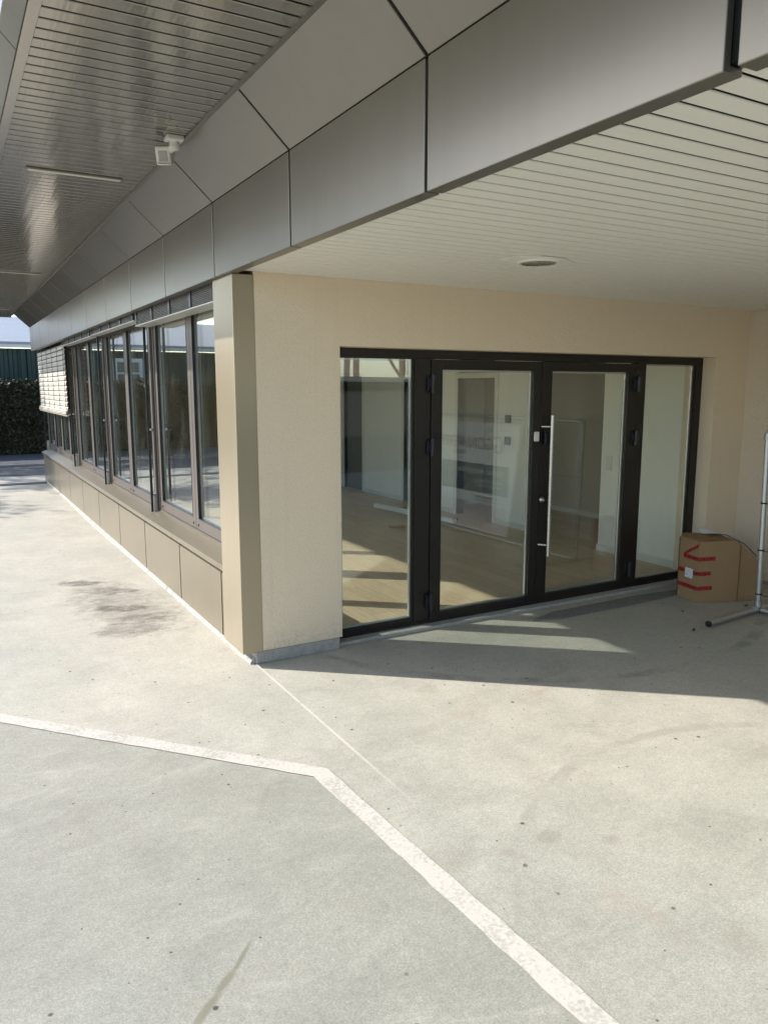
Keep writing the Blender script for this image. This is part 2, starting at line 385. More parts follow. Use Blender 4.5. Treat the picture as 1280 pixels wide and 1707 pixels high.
# far end of the yard
tag(MB().box(-30, 20, 11.45, 11.75, .001, .006).build('drain_channel', M['grate']), 'dark drainage channel across the far end of the yard', 'drain', kind='structure')
tag(MB().box(-30, 20, 13.1, 30, .001, .007).build('road', M['asphalt']), 'asphalt lane in front of the hedge', 'road', kind='structure')
tag(MB().box(-30, 20, 15.2, 15.33, .001, .06).build('kerb', M['kerb'], bevel=.01), 'low concrete kerb across the asphalt lane', 'kerb', kind='structure')

# ------------------------------------------------------------------ the building
B = empty('office_building'); tag(B, 'single storey office building with bronze metal fascia, cream stucco entrance wall and long window row', 'building')
YE = 11.95; JF = [-2.257+1.248*k for k in range(-4, 12)]
# roof slab and hidden closing walls
kid(MB().box(-1.30, 9.2, -7.3, 12.6, 3.34, 3.55), 'roof', M['dark'], B)
kid(MB().box(9.0, 9.2, -6.5, 12.2, 0, 3.34), 'rear_wall', M['stucco'], B)
kid(MB().box(.14, 9.0, 11.98, 12.2, 0, 3.34), 'end_wall', M['stucco'], B)
# fascia
for i, y0 in enumerate(JF):
    y1 = JF[i+1] if i+1 < len(JF) else YE
    g = .0095
    e0 = g+(.008 if i == 3 else 0); e1 = g+(.008 if i == 2 else 0)
    kid(MB().prism([(-.125, 2.55), (-.058, 2.55), (-.058, 2.568), (-.100, 2.568), (-.100, 2.998), (-.125, 3.003)], 'y', y0+e0, y1-e1), 'fascia_panel', M['bronze'], B, .003)
    kid(MB().prism([(-.125, 3.008), (-.100, 3.012), (-.355, 3.262), (-.383, 3.248)], 'y', y0+e0, y1-e1), 'sloped_panel', M['bronze'], B, .003)
kid(MB().prism([(-.095, 2.575), (-.06, 2.575), (-.06, 3.0), (-.32, 3.27), (-.35, 3.27), (-.095, 3.012)], 'y', -7.2, YE), 'fascia_backing', M['dark'], B)
# outer fascia on the roof edge
ya = -.967
for k in range(-5, 11):
    y0 = ya+1.248*k; y1 = y0+1.248
    if y1 > 12.6: y1 = 12.6
    kid(MB().prism([(-1.322, 3.236), (-1.385, 3.306), (-1.385, 3.60), (-1.36, 3.60), (-1.36, 3.318), (-1.305, 3.26)], 'y', y0+.006, y1-.006), 'outer_fascia_panel', M['bronze'], B, .003)
kid(MB().box(-1.318, -1.272, -7.2, 12.6, 3.235, 3.262), 'soffit_edge_trim', M['soffit'], B, .002)
kid(MB().box(-.40, -.372, -7.2, YE, 3.240, 3.262), 'soffit_wall_trim', M['bronze'], B)
kid(MB().prism([(-1.385, 3.236), (-.383, 3.236), (-.383, 3.55), (-1.385, 3.55)], 'y', 12.5, 12.6), 'end_fascia_panel', M['bronze'], B)
# dark soffit slats, 100 mm pitch
mb = MB(); y = -7.1-.0
while y < 12.48:
    yy0, yy1 = y+.004, y+.0865
    mb.prism([(yy0, 3.2545), (yy0, 3.2525), (yy0+.002, 3.25), (yy1-.002, 3.25), (yy1, 3.2525), (yy1, 3.2545)], 'x', -1.285, -.385); y += .0985
kid(mb, 'soffit_slats', M['soffit'], B)
kid(MB().box(-1.30, -.36, -7.2, 12.5, 3.268, 3.30), 'soffit_backing', M['dark'], B)
# cream ceiling slats, about 97 mm pitch
mb = MB(); y = -6.45
yl = []
while y < -.02:
    yl.append(y); y += .0965
for y in yl:
    yy0, yy1 = y+.002, min(y+.0825, -.003)
    cuts = [-.056, 4.97]
    if abs(y-(-1.85)) < .05: cuts = [-.056, 2.30, 4.97]
    for a_, b_ in zip(cuts[:-1], cuts[1:]):
        mb.prism([(yy0, 2.575), (yy0, 2.573), (yy0+.002, 2.57), (yy1-.002, 2.57), (yy1, 2.573), (yy1, 2.575)], 'x', a_+(.002 if a_ > 0 else 0), b_-(.002 if b_ < 4 else 0))
kid(mb, 'carport_ceiling_slats', M['cream_metal'], B)
kid(MB().box(-.055, 4.97, -6.5, .0, 2.602, 2.62), 'ceiling_backing', simple('ceiling_gap_grey', (.07, .067, .056), .8), B)
kid(MB().box(-.06, 4.97, -6.62, -6.5, 2.55, 3.0), 'carport_end_fascia', M['bronze'], B)

# entrance wall with door opening
kid(MB().prism([(.047, .088), (.65, .088), (.65, 2.127), (4.517, 2.127), (4.517, .03), (4.97, .03), (4.97, 2.60), (.047, 2.60)], 'y', 0, .34), 'entrance_wall', M['stucco'], B, .004)
kid(MB().box(4.97, 8.9, -5.6, 0.2, .03, 2.62), 'side_wall', M['stucco_side'], B, .004)
kid(MB().box(4.972, 8.8, -5.58, 0.2, 0, .03), 'side_wall_base', M['plinth'], B)
kid(MB().prism([(0.0, 0), (.632, 0), (.632, .086), (-.0, .086)], 'y', .004, .33), 'plinth', M['plinth'], B, .006)
kid(MB().box(.634, 4.53, .045, .36, 0, .028), 'door_threshold', M['plinth'], B, .006)
kid(MB().box(4.53, 4.97, .004, .33, 0, .029), 'plinth', M['plinth'], B)
kid(MB().box(-.094, .05, -.003, .385, .086, 2.549), 'corner_cladding', M['bronze_col'], B, .004)

# ---- entrance glazing: sidelight, two door leaves, sidelight
Yd = .14
def ring(x0, x1, z0, z1, l, r, b_, t_, y0, y1):
    mb = MB()
    mb.box(x0, x0+l, y0, y1, z0, z1); mb.box(x1-r, x1, y0, y1, z0, z1)
    mb.box(x0+l, x1-r, y0, y1, z0, z0+b_); mb.box(x0+l, x1-r, y0, y1, z1-t_, z1); return mb
def pane_xz(root, x0, x1, z0, z1, y, mat):
    kid(MB().box(x0, x1, y-.011, y+.011, z0, z1), 'pane', mat, root)
    mb = ring(x0+.001, x1-.001, z0+.001, z1-.001, .013, .013, .013, .013, y-.0095, y+.0095)
    kid(mb, 'glass_spacer', M['alu'], root)
fr = kid(ring(.60, 4.517, .028, 2.126, .115, .087, .03, .062, Yd, Yd+.07).box(1.336, 1.472, Yd, Yd+.07, .058, 2.064).box(3.643, 3.762, Yd, Yd+.07, .058, 2.064), 'door_frame', M['door_frame'], B, .003)
kid(MB().box(.66, 4.515, Yd-.012, Yd-.001, .028, .046), 'frame_sill', M['door_frame'], B)
for (x0, x1) in ((.715, 1.336), (3.762, 4.430)):
    sl = kid(ring(x0, x1, .058, 2.064, .006, .018, .03, .006, Yd+.012, Yd+.055), 'sidelight', M['door_frame'], B)
    q = kid(MB().box(x0+.006, x1-.018, Yd+.022, Yd+.044, .088, 2.058), 'pane', M['glass_door'], B); q.parent = sl
    q = kid(ring(x0+.007, x1-.019, .089, 2.057, .013, .013, .013, .013, Yd+.024, Yd+.042), 'glass_spacer', M['alu'], B); q.parent = sl
for i, (x0, x1, l, r) in enumerate(((1.478, 2.546, .098, .082), (2.552, 3.637, .108, .100))):
    lf = kid(ring(x0, x1, .036, 2.058, l, r, .068, .073, Yd-.008, Yd+.058), 'entrance_door', M['door_frame'], B, .003)
    q = kid(MB().box(x0+l, x1-r, Yd+.016, Yd+.038, .104, 1.985), 'pane', M['glass_door'], B); q.parent = lf
    q = kid(ring(x0+l+.001, x1-r-.001, .105, 1.984, .013, .013, .013, .013, Yd+.018, Yd+.036), 'glass_spacer', M['alu'], B); q.parent = lf
    xh = x0-.004 if i == 0 else x1+.004
    for z in (1.88, 1.41, .21):
        mb = MB().tube([(xh, Yd-.034, z-.065), (xh, Yd-.034, z+.065)], .021, 16).box(xh-.040, xh+.040, Yd-.022, Yd-.009, z-.050, z+.050)
        mb.box(xh-.026, xh+.026, Yd-.03, Yd-.016, z-.022, z+.03)
        q = kid(mb, 'hinge', M['black'], B, .003); q.parent = lf
    if i == 1:
        xb = 2.605; yb = Yd-.085
        q = kid(MB().tube([(xb, yb, .452), (xb, yb, 1.628)], .0155, 20), 'pull_handle', M['steel'], B); q.parent = lf
        for z in (1.535, .545):
            q = kid(MB().tube([(xb, yb, z), (xb-.02, yb+.04, z), (xb-.045, Yd-.009, z)], .009, 12), 'handle_stub', M['steel'], B); q.parent = lf
        q = kid(MB().box(2.562, 2.642, Yd-.05, Yd-.009, 1.39, 1.50).box(2.572, 2.612, Yd-.058, Yd-.05, 1.40, 1.47), 'lock_box', M['black'], B, .008); q.parent = lf
        q = kid(MB().lathe([(0, .030), (.012, .030), (.014, .026), (.014, .014), (.019, .012), (.024, .006), (.024, 0)], (2.580, Yd-.009, .925), 20, (0, -1, 0)).box(2.5765, 2.5835, Yd-.042, Yd-.036, .91, .94), 'lock_cylinder', M['steel'], B); q.parent = lf
    else:
        q = kid(MB().box(2.475, 2.525, Yd-.028, Yd-.009, 1.415, 1.495), 'contact_sensor', M['white_plastic'], B, .008); q.parent = lf

# ---- long window row
XW = .10
kid(MB().prism([(-.06, .552), (-.06, .590), (-.052, .594), (.13, .652), (.13, .552)], 'y', .386, 2.905), 'window_sill', M['bronze_low'], B, .003)
prev = 2.909
for yn in (5.50, 8.15, 10.75, YE):
    kid(MB().prism([(-.06, .552), (-.06, .590), (-.052, .594), (.13, .652), (.13, .552)], 'y', prev, yn-.004), 'window_sill', M['bronze_low'], B, .003); prev = yn
jb = [.39, .622, 1.771, 3.093, 4.401, 5.737, 7.069, 8.38, 9.69, 11.0, YE]
for y0, y1 in zip(jb[:-1], jb[1:]):
    kid(MB().box(-.030, -.004, y0+.012, y1-.012, .032, .512), 'base_panel', M['bronze_low'], B, .003)
kid(MB().box(0.0, .16, .386, YE, .0, .55), 'base_backing', M['dark'], B)
vs = []; fs = []; rs = random.Random(4); ns = 150
for i in range(ns+1):
    y = .02+(YE-.02)*i/ns; wd = .004+.042*math.exp(-((y-6)/2.4)**2)+.004*min(1, y/2)+rs.uniform(-.005, .006)
    vs += [(-.036-wd*.75, y, 0), (-.034, y, .022+rs.uniform(-.003, .003)), (-.002, y, .041), (-.002, y, 0)]
for i in range(ns):
    for k in range(4): fs.append((4*i+k, 4*i+(k+1) % 4, 4*i+4+(k+1) % 4, 4*i+4+k))
fs += [(0, 1, 2, 3), tuple(4*ns+k for k in (3, 2, 1, 0))]
kid(MB().add(vs, fs), 'base_strip', M['white_base'], B)
# posts and window sashes
posts = [(.386, .46), (2.90, 3.06), (5.40, 5.56), (7.92, 8.06), (11.87, YE)]
for y0, y1 in posts:
    kid(MB().box(XW-.008, XW+.075, y0, y1, .655, 2.60), 'window_post', M['frame'], B, .004)
    if y1-y0 < .2 and y0 > 1 and y0 < 11: kid(MB().box(XW-.03, XW-.0085, y0+.045, y0+.09, .655, 2.46), 'guide_channel', M['frame'], B, .003)
kid(MB().box(XW-.006, XW+.075, .46, YE, .63, .655), 'window_base_rail', M['frame'], B, .003)
bays = [(.46, 2.90, 2), (3.06, 5.40, 2), (5.56, 7.92, 2), (8.06, 11.87, 4)]
def ring_yz(y0, y1, z0, z1, w, b_, t_, x0, x1):
    mb = MB(); mb.box(x0, x1, y0, y0+w, z0, z1); mb.box(x0, x1, y1-w, y1, z0, z1)
    mb.box(x0, x1, y0+w, y1-w, z0, z0+b_); mb.box(x0, x1, y0+w, y1-w, z1-t_, z1); return mb
for bi, (y0, y1, n) in enumerate(bays):
    for k in range(n):
        a_ = y0+(y1-y0)*k/n+.004; b_ = y0+(y1-y0)*(k+1)/n-.004
        sh = kid(ring_yz(a_, b_, .658, 2.595, .085, .10, .10, XW, XW+.06), 'window_sash', M['frame'], B, .005)
        q = kid(MB().box(XW+.022, XW+.044, a_+.085, b_-.085, .758, 2.495), 'pane', M['glass_win'], B); q.parent = sh
        q = kid(ring_yz(a_+.086, b_-.086, .759, 2.494, .013, .013, .013, XW+.024, XW+.042), 'glass_spacer', M['alu'], B); q.parent = sh
        q = kid(ring_yz(a_+.078, b_-.078, .751, 2.502, .008, .008, .008, XW-.002, XW+.02), 'gasket', M['black'], B); q.parent = sh
        for yy in (a_+.07, b_-.07):
            q = kid(MB().lathe([(0, .006), (.009, .006), (.012, .002), (.012, 0)], (XW-.0005, yy, .70), 12, (-1, 0, 0)), 'drain_cap', M['black'], B); q.parent = sh
        if k == n-1 and bi < 3:
            yh = b_-.045
            mb = MB().box(XW+.061, XW+.075, yh-.016, yh+.016, 1.36, 1.50).tube([(XW+.075, yh, 1.46), (XW+.115, yh, 1.46), (XW+.12, yh-.02, 1.44), (XW+.115, yh-.03, 1.33)], .010, 10)
            q = kid(mb, 'window_handle', M['black'], B); q.parent = sh
            mb = MB().box(XW+.061, XW+.09, b_-.17, b_-.14, 1.36, 1.42)
# window head behind the blinds
kid(MB().box(XW-.006, XW+.2, .386, YE, 2.60, 3.3), 'window_head', M['dark'], B)
kid(MB().box(.16, .30, .34, 12.0, .0, .64), 'inner_sill_wall', M['int_wall'], B)
kid(MB().box(.19, .30, .34, 12.0, 2.56, 3.3), 'inner_head_wall', M['int_wall'], B)
# guide rails with stand-offs
for y in (2.97, 5.48, 8.10, 11.93):
    gr_ = kid(MB().box(.018, .042, y-.008, y+.008, .628, 2.56), 'blind_guide_rail', M['black'], B, .002)
    q = kid(MB().tube([(.042, y, .80), (XW-.008, y+.02, .80)], .009, 10), 'standoff', M['steel'], B); q.parent = gr_
    q = kid(MB().tube([(.042, y, 1.44), (XW-.008, y+.02, 1.44)], .009, 10).lathe([(0, .02), (.02, .018), (.022, 0)], (.055, y, 1.44), 14, (0, 0, 1)), 'standoff', M['steel'], B); q.parent = gr_
    q = kid(MB().box(.048, .090, y+.012, y+.085, .625, .80), 'post_foot', M['alu'], B, .003); q.parent = gr_
# raised blinds (stack of slats with ladder tapes) in the three near bays
for (y0, y1, z) in ((.40, 2.945, 2.424), (3.0, 5.45, 2.480), (5.51, 8.07, 2.475)):
    rt = kid(MB().box(-.055, .088, y0, y1, z, z+.012), 'raised_blind', M['blind_rail'], B, .002)
    mb = MB(); zz = z+.02
    while zz < 2.595:
        mb.prism([(-.05, zz), (-.012, zz+.006), (.03, zz+.001), (.03, zz+.004), (-.012, zz+.0095), (-.05, zz+.0045)], 'y', y0+.02, y1-.02); zz += .0125
    q = kid(mb, 'slat_stack', M['blind_stack'], B); q.parent = rt
    ny = 5
    for k in range(ny):
        yy = y0+.06+(y1-y0-.12)*k/(ny-1)
        q = kid(MB().box(-.058, -.051, yy-.03, yy+.03, z+.013, 2.60), 'ladder_tape', M['black'], B); q.parent = rt
kid(MB().box(.046, .098, .39, YE, 2.46, 2.60), 'blind_box', M['dark'], B)
# lowered blind on the far bay
y0, y1 = 8.14, 11.90
rt = kid(MB().prism([(-.045, 1.425), (-.035, 1.405), (.02, 1.43), (.012, 1.455)], 'y', y0, y1), 'lowered_blind', M['blind'], B, .002)
mb = MB(); zz = 1.52
while zz < 2.56:
    mb.prism([(-.024, zz-.037), (-.028, zz-.030), (-.024, zz+.012), (-.010, zz+.0365), (-.006, zz+.035), (-.019, zz+.010), (-.022, zz-.03), (-.018, zz-.037)], 'y', y0, y1); zz += .080
q = kid(mb, 'slats', M['blind'], B); q.parent = rt
mb = MB()
for k in range(3): mb.prism([(-.06+.004*k, 1.44+.022*k), (-.03, 1.455+.022*k), (.025, 1.47+.022*k), (.025, 1.473+.022*k), (-.03, 1.459+.022*k), (-.06+.004*k, 1.444+.022*k)], 'y', y0, y1)
q = kid(mb, 'gathered_slats', M['blind'], B); q.parent = rt
for k in range(6):
    yy = y0+.10+(y1-y0-.2)*k/5
    q = kid(MB().box(-.034, -.0305, yy-.012, yy+.012, 1.45, 2.56), 'ladder_tape', M['black'], B); q.parent = rt

# ---- interior
fz = .055
kid(MB().box(.16, 8.9, .215, 11.98, .0, fz), 'interior_floor', M['floor'], B)
kid(MB().box(.20, 8.9, .34, 11.98, 2.59, 2.66), 'interior_ceiling', M['int_wall'], B)
xi = 4.55
def wall_x(x, th, y0, y1, doors, mat, name):
    poly = [(y0, fz)]
    for d0, d1, dz in doors: poly += [(d0, fz), (d0, dz), (d1, dz), (d1, fz)]
    poly += [(y1, fz), (y1, 2.59), (y0, 2.59)]
    return kid(MB().prism(poly, 'x', x, x+th), name, mat, B)
wall_x(xi, .12, .341, 1.40, [], M['int_wall'], 'interior_wall')
wall_x(xi+.04, .12, 2.62, 11.98, [(3.36, 4.20, 2.42), (4.80, 5.66, 2.42), (7.05, 7.75, 2.05)], M['int_wall'], 'interior_wall')
kid(MB().box(6.07, 6.19, 1.2, 6.2, fz, 2.59), 'corridor_wall', M['int_brown'], B)
kid(MB().box(6.30, 6.42, 6.2, 11.98, fz, 2.59), 'corridor_wall', M['int_dark'], B)
kid(MB().box(4.67, 8.9, 1.28, 1.40, fz, 2.59), 'corridor_wall', M['int_brown'], B)
mb = MB().box(xi-.012, xi-.0005, .345, 1.40, fz, fz+.07).box(xi-.012, xi+.12, 1.4005, 1.412, fz, fz+.07)
for y0, y1 in ((2.62, 3.29), (4.27, 4.73), (5.73, 6.98), (7.82, 11.9)): mb.box(xi+.028, xi+.0395, y0, y1, fz, fz+.07)
mb.box(6.058, 6.0695, 1.4, 6.2, fz, fz+.07)
kid(mb, 'skirting', M['skirting'], B)
for (y0, y1, zt, tr) in ((3.36, 4.20, 2.42, True), (4.80, 5.66, 2.42, True), (7.05, 7.75, 2.05, False)):
    x0 = xi+.025
    mb = MB().box(x0, x0+.14, y0-.065, y0, fz, zt+.06).box(x0, x0+.14, y1, y1+.065, fz, zt+.06).box(x0, x0+.14, y0, y1, zt, zt+.06)
    if tr: mb.box(x0, x0+.14, y0, y1, 1.98, 2.05)
    df = kid(mb, 'interior_door_frame', M['skirting'], B, .003)
    if tr:
        q = kid(MB().box(x0+.05, x0+.06, y0, y1, 2.05, zt), 'transom_pane', M['int_dark'], B); q.parent = df
        q = kid(MB().box(x0+.14, x0+.14+.80, y0+.01, y0+.05, fz+.01, 1.98), 'door_leaf', M['skirting'], B); q.parent = df
    else:
        q = kid(MB().box(x0+.07, x0+.11, y0, y1, fz, zt), 'door_leaf', M['int_dark'], B); q.parent = df
kid(MB().box(xi-.012, xi-.0005, 1.24, 1.32, .955, 1.035).box(xi-.014, xi-.012, 1.25, 1.31, .965, 1.025).box(xi-.012, xi-.0005, 1.24, 1.32, 1.04, 1.12).box(xi-.016, xi-.012, 1.255, 1.305, 1.055, 1.105), 'light_switch', M['skirting'], B, .002)
for z in (1.46, 1.18):
    kid(MB().box(xi+.005, xi+.0395, 3.02, 3.11, z-.055, z+.045), 'wall_controller', M['int_dark'], B, .004)

# ------------------------------------------------------------------ things fixed to the soffits
L = empty('downlight', (1.325, -1.20, 2.57)); tag(L, 'round recessed downlight with chrome reflector in the cream slatted ceiling', 'ceiling light')
kid(MB().prism([(1.325+.20*math.cos(a_)*(1.25 if abs(math.cos(a_)) > .6 else 1), -1.20+.155*math.sin(a_)) for a_ in [R(x) for x in (20, 70, 110, 160, 200, 250, 290, 340)]], 'z', 2.562, 2.569), 'mounting_plate', M['cream_metal'], L, .002)
kid(MB().lathe([(.125, 0), (.118, -.008), (.104, -.010), (.100, -.004), (.096, .0)], (1.325, -1.20, 2.5615), 40), 'rim', M['cream_metal'], L)
kid(MB().lathe([(.099, -.009), (.094, -.0045), (.070, -.003), (.045, -.002), (0.0, -.0015)], (1.325, -1.20, 2.5610), 40), 'reflector', M['steel'], L)
for i, (y, x0, x1, lab) in enumerate(((.935, -1.12, -.525, 'pale recessed strip light in the dark soffit, nearest of three'), (5.95, -1.12, -.51, 'middle pale strip light of the dark slatted soffit'), (10.9, -1.12, -.51, 'farthest short strip light in the dark slatted soffit'))):
    T = empty('strip_light', ((x0+x1)/2, y, 3.245)); tag(T, lab, 'ceiling light', 'strip lights in the dark soffit')
    kid(MB().box(x0, x1, y-.030, y+.030, 3.240, 3.2495), 'light_housing', M['bronze'], T, .002)
    kid(MB().box(x0+.01, x1-.01, y-.020, y+.020, 3.236, 3.2395), 'diffuser', M['light_glass'], T)
# motion sensor
T = empty('motion_sensor', (-.455, -.13, 3.25)); tag(T, 'cream motion detector head on a swivel arm under the dark soffit', 'motion sensor')
kid(MB().box(-.50, -.405, -.185, -.095, 3.222, 3.2495), 'mount_plate', M['white_plastic'], T, .006)
kid(MB().tube([(-.452, -.14, 3.222), (-.452, -.14, 3.205), (-.457, -.118, 3.195), (-.475, -.08, 3.18)], [.022, .022, .022, .02], 16).lathe([(.0, .03), (.021, .028), (.023, .01), (.023, -.02), (0, -.022)], (-.452, -.132, 3.20), 20, (1, .2, 0)), 'swivel_arm', M['white_plastic'], T)
hd = (-.488, -.06, 3.165); fw = Vector((-.45, -.80, -.35)).normalized(); rt_ = Vector((fw.y, -fw.x, 0)).normalized(); up_ = rt_.cross(fw)
mb = MB(); mb.obox(Vector(hd), rt_, fw, up_, .042, .040, .050)
mb.lathe([(0, -.055), (.036, -.055), (.040, -.045), (.040, .0)], Vector(hd)-fw*.03, 20, fw)
kid(mb, 'sensor_head', M['white_plastic'], T, .010)
kid(MB().obox(Vector(hd)+fw*.040, rt_, fw, up_, .026, .004, .026), 'lens', simple('sensor_lens', (.42, .41, .38), .35), T, .006)
kid(MB().obox(Vector(hd)+fw*.045-up_*.042, rt_, fw, up_, .034, .022, .004), 'lens_hood', M['white_plastic'], T, .003)

# ------------------------------------------------------------------ carport objects
# cardboard carton
fA, fB, fC, fD, fE, fF = (3.898, -.225), (3.855, -.462), (4.200, -.612), (4.372, -.680), (4.45, -.45), (4.10, -.10)
zT = .545
T = empty('cardboard_box', (4.12, -.42, 0)); tag(T, 'brown cardboard carton with red tape and a cut-away corner by the entrance doors', 'box')
# profile in plan with sloped shoulder towards the right
ps = []
def lerp2(p, q, u): return (p[0]+(q[0]-p[0])*u, p[1]+(q[1]-p[1])*u)
b0 = [fA, fB, fC, fD, fE, fF]
low = [(x, y, .002) for x, y in b0]
mdl = [(x, y, z) for (x, y), z in zip(b0, (zT, zT-.004, .53, .31, .31, .50))]
tp = [fA, fB, lerp2(fB, fC, .86), lerp2(fB, fD, .72)]
V = []
# vertices: bottom ring
bA, bB, bC, bD, bE, bF = [Vector(v) for v in low]
tA = Vector((*fA, zT)); tB = Vector((*fB, zT-.003)); tC = Vector((fC[0]-.035, fC[1]+.012, .545)); tD = Vector((fD[0], fD[1], .345)); sC = Vector((fC[0], fC[1], .515))
tF = Vector((*fF, zT-.003)); tG = Vector((4.33, -.28, .535)); tE = Vector((*fE, .345))
V = [bA, bB, bC, bD, bE, bF, tA, tB, tC, sC, tD, tE, tG, tF]
F = [(5, 4, 3, 2, 1, 0), (0, 1, 7, 6), (1, 2, 9, 8, 7), (2, 3, 10, 9), (3, 4, 11, 10), (4, 5, 13, 12, 11), (5, 0, 6, 13), (6, 7, 8, 12, 13), (8, 9, 10, 11, 12)]
ct = kid(MB().add(V, F), 'carton', M['card'], T)
bm = bmesh.new(); bm.from_mesh(ct.data); bmesh.ops.triangulate(bm, faces=[f for f in bm.faces if len(f.verts) > 4])
bmesh.ops.subdivide_edges(bm, edges=bm.edges[:], cuts=7, use_grid_fill=True)
rc = random.Random(2)
from mathutils import noise as mnoise
for v in bm.verts:
    k = mnoise.noise_vector(v.co*7.0)
    if v.co.z > .01: v.co += Vector((k.x, k.y, k.z))*.0014
bm.to_mesh(ct.data); bm.free()
for f_ in ct.data.polygons: f_.use_smooth = False
mb = MB(); mb.tube([tC+Vector((-.003, -.003, .002)), sC+Vector((-.004, -.004, 0)), bC+Vector((-.004, -.004, .004))], .0022, 6); kid(mb, 'fold_edge', M['card_in'], T)
mb = MB(); mb.tube([tA+Vector((-.004, 0, 0)), bA+Vector((-.004, 0, .004))], .004, 6); kid(mb, 'fold_edge', M['card_in'], T)
mb = MB().add([tA+Vector((.0, .0, .004)), tB+Vector((.0, .0, .004)), tB+Vector((.17, -.05, .014)), tA+Vector((.17, -.02, .012)), tA+Vector((.0, .0, .009)), tB+Vector((.0, .0, .009)), tB+Vector((.17, -.05, .019)), tA+Vector((.17, -.02, .017))], [(0, 1, 2, 3), (7, 6, 5, 4), (0, 4, 5, 1), (1, 5, 6, 2), (2, 6, 7, 3), (3, 7, 4, 0)]); kid(mb, 'top_flap', M['card'], T)
def along(p, q, u, z, off):
    p = Vector((p[0], p[1], 0)); q = Vector((q[0], q[1], 0)); d = (q-p); n = Vector((d.y, -d.x, 0)).normalized()
    if n.dot(Vector((-1, -1, 0))) < 0: n = -n
    v = p+d*u+n*off; v.z = z; return v
def tape(mbx, pts, w):
    """ribbon of (face p, face q, u, z) points"""
    vs = []; fs = []
    for p, q, u, z in pts:
        for off in (.0022, .0034):
            vs += [along(p, q, u, z-w/2, off), along(p, q, u, z+w/2, off)]
    for i in range(len(pts)-1):
        b_ = 4*i
        fs += [(b_+2, b_+6, b_+7, b_+3), (b_, b_+1, b_+5, b_+4), (b_, b_+4, b_+6, b_+2), (b_+1, b_+3, b_+7, b_+5)]
    mbx.add(vs, fs)
for z, e in ((.385, .40), (.255, .31), (.125, .36)):
    mb = MB(); tape(mb, [(fA, fB, .0 if z < .38 else .26, z+.004), (fA, fB, 1.0, z)], .036); tape(mb, [(fB, fC, .0, z), (fB, fC, e, z+.006)], .036)
    kid(mb, 'tape', M['tape'], T)
mb = MB(); tape(mb, [(fA, fB, .24, .395), (fA, fB, .60, .452), (fA, fB, .97, .505)], .03); kid(mb, 'tape', M['tape'], T)
mb = MB(); tape(mb, [(fA, fB, .36, .245), (fA, fB, .76, .245)], .088)
for v in range(len(mb.v)):
    x, y, z = mb.v[v]; mb.v[v] = (x-.0022, y-.0016, z)
kid(mb, 'address_label', M['label'], T)
kid(MB().obox((4.345, -.45, .53), (.45, -.3, -.35), (.55, .83, 0), (0, 0, 1), .13, .16, .003), 'torn_flap', M['card_in'], T) if False else None
mb = MB().tube([(4.19, -.30, .552), (4.26, -.42, .556), (4.33, -.56, .49), (4.362, -.66, .395)], .004, 8); kid(mb, 'torn_edge', M['card_in'], T)
# crumpled sheet on the carton
mb = MB(); nx, ny = 9, 5; vs = []; fs = []
for i in range(nx):
    for j in range(ny):
        u, w = i/(nx-1), j/(ny-1)
        vs.append((4.09+.27*u+.02*math.sin(5*w), -.19-.19*u-.10*w+.02*math.sin(7*u), .552+.045*(1-u)*abs(math.sin(3.1*u+2*w+.6))+.012*random.random()))
for i in range(nx-1):
    for j in range(ny-1): fs.append((i*ny+j, (i+1)*ny+j, (i+1)*ny+j+1, i*ny+j+1))
o = mb.add(vs, fs).build('packing_sheet', M['paper']); sd = o.modifiers.new('thick', 'SOLIDIFY'); sd.thickness = .0015
tag(o, 'crumpled white packing sheet lying on top of the brown carton', 'packing sheet')

# banner stand of galvanised pipe
T = empty('banner_stand', (4.05, -.91, 0)); tag(T, 'galvanised pipe banner frame standing on pipe feet under the carport', 'banner stand')
pr = .0215; xb, zb, zt = 4.053, .030, 1.505
yA, yB = -.912, -3.55
def fit(mbx, p, d, l=.05): d = Vector(d).normalized(); mbx.tube([Vector(p)-d*l, Vector(p)+d*l], .0285, 18); mbx.tube([Vector(p)-d*l, Vector(p)-d*(l-.012)], .0315, 18); mbx.tube([Vector(p)+d*(l-.012), Vector(p)+d*l], .0315, 18)
tl = .035
for y in (yA, yB):
    kid(MB().tube([(xb, y, zb+.03), (xb+.004, y+(tl if y == yA else 0), zt-.03)], pr, 20), 'upright', M['galv'], T)
    mb = MB(); mb.tube([(3.345, y-.066, zb), (xb-.03, y-.004, zb)], pr, 20).tube([(xb+.03, y+.002, zb), (4.70, y+.04, zb)], pr, 20); kid(mb, 'foot_pipe', M['galv'], T)
    kid(MB().tube([(3.339, y-.0665, zb), (3.357, y-.065, zb)], .0235, 18), 'end_cap', M['black'], T)
    mb = MB(); fit(mb, (xb, y, zb+.035), (0, 0, 1), .04); fit(mb, (xb, y, zb), (1, .09, 0), .045); kid(mb, 'pipe_fitting', M['galv'], T)
    mb = MB(); ye = y+(tl if y == yA else 0); s_ = -1 if y == yA else 1
    mb.tube([(xb+.004, ye, zt-.075), (xb+.004, ye, zt-.03), (xb+.004, ye+s_*.012, zt-.008), (xb+.004, ye+s_*.035, zt), (xb+.004, ye+s_*.08, zt)], .0275, 18); kid(mb, 'pipe_elbow', M['galv'], T)
kid(MB().tube([(xb+.004, yA+tl-.05, zt), (xb+.004, yB+.05, zt)], pr, 20), 'top_pipe', M['galv'], T)
kid(MB().tube([(xb, yA-.035, zb), (xb, yB+.035, zb)], pr, 20), 'bottom_pipe', M['galv'], T)
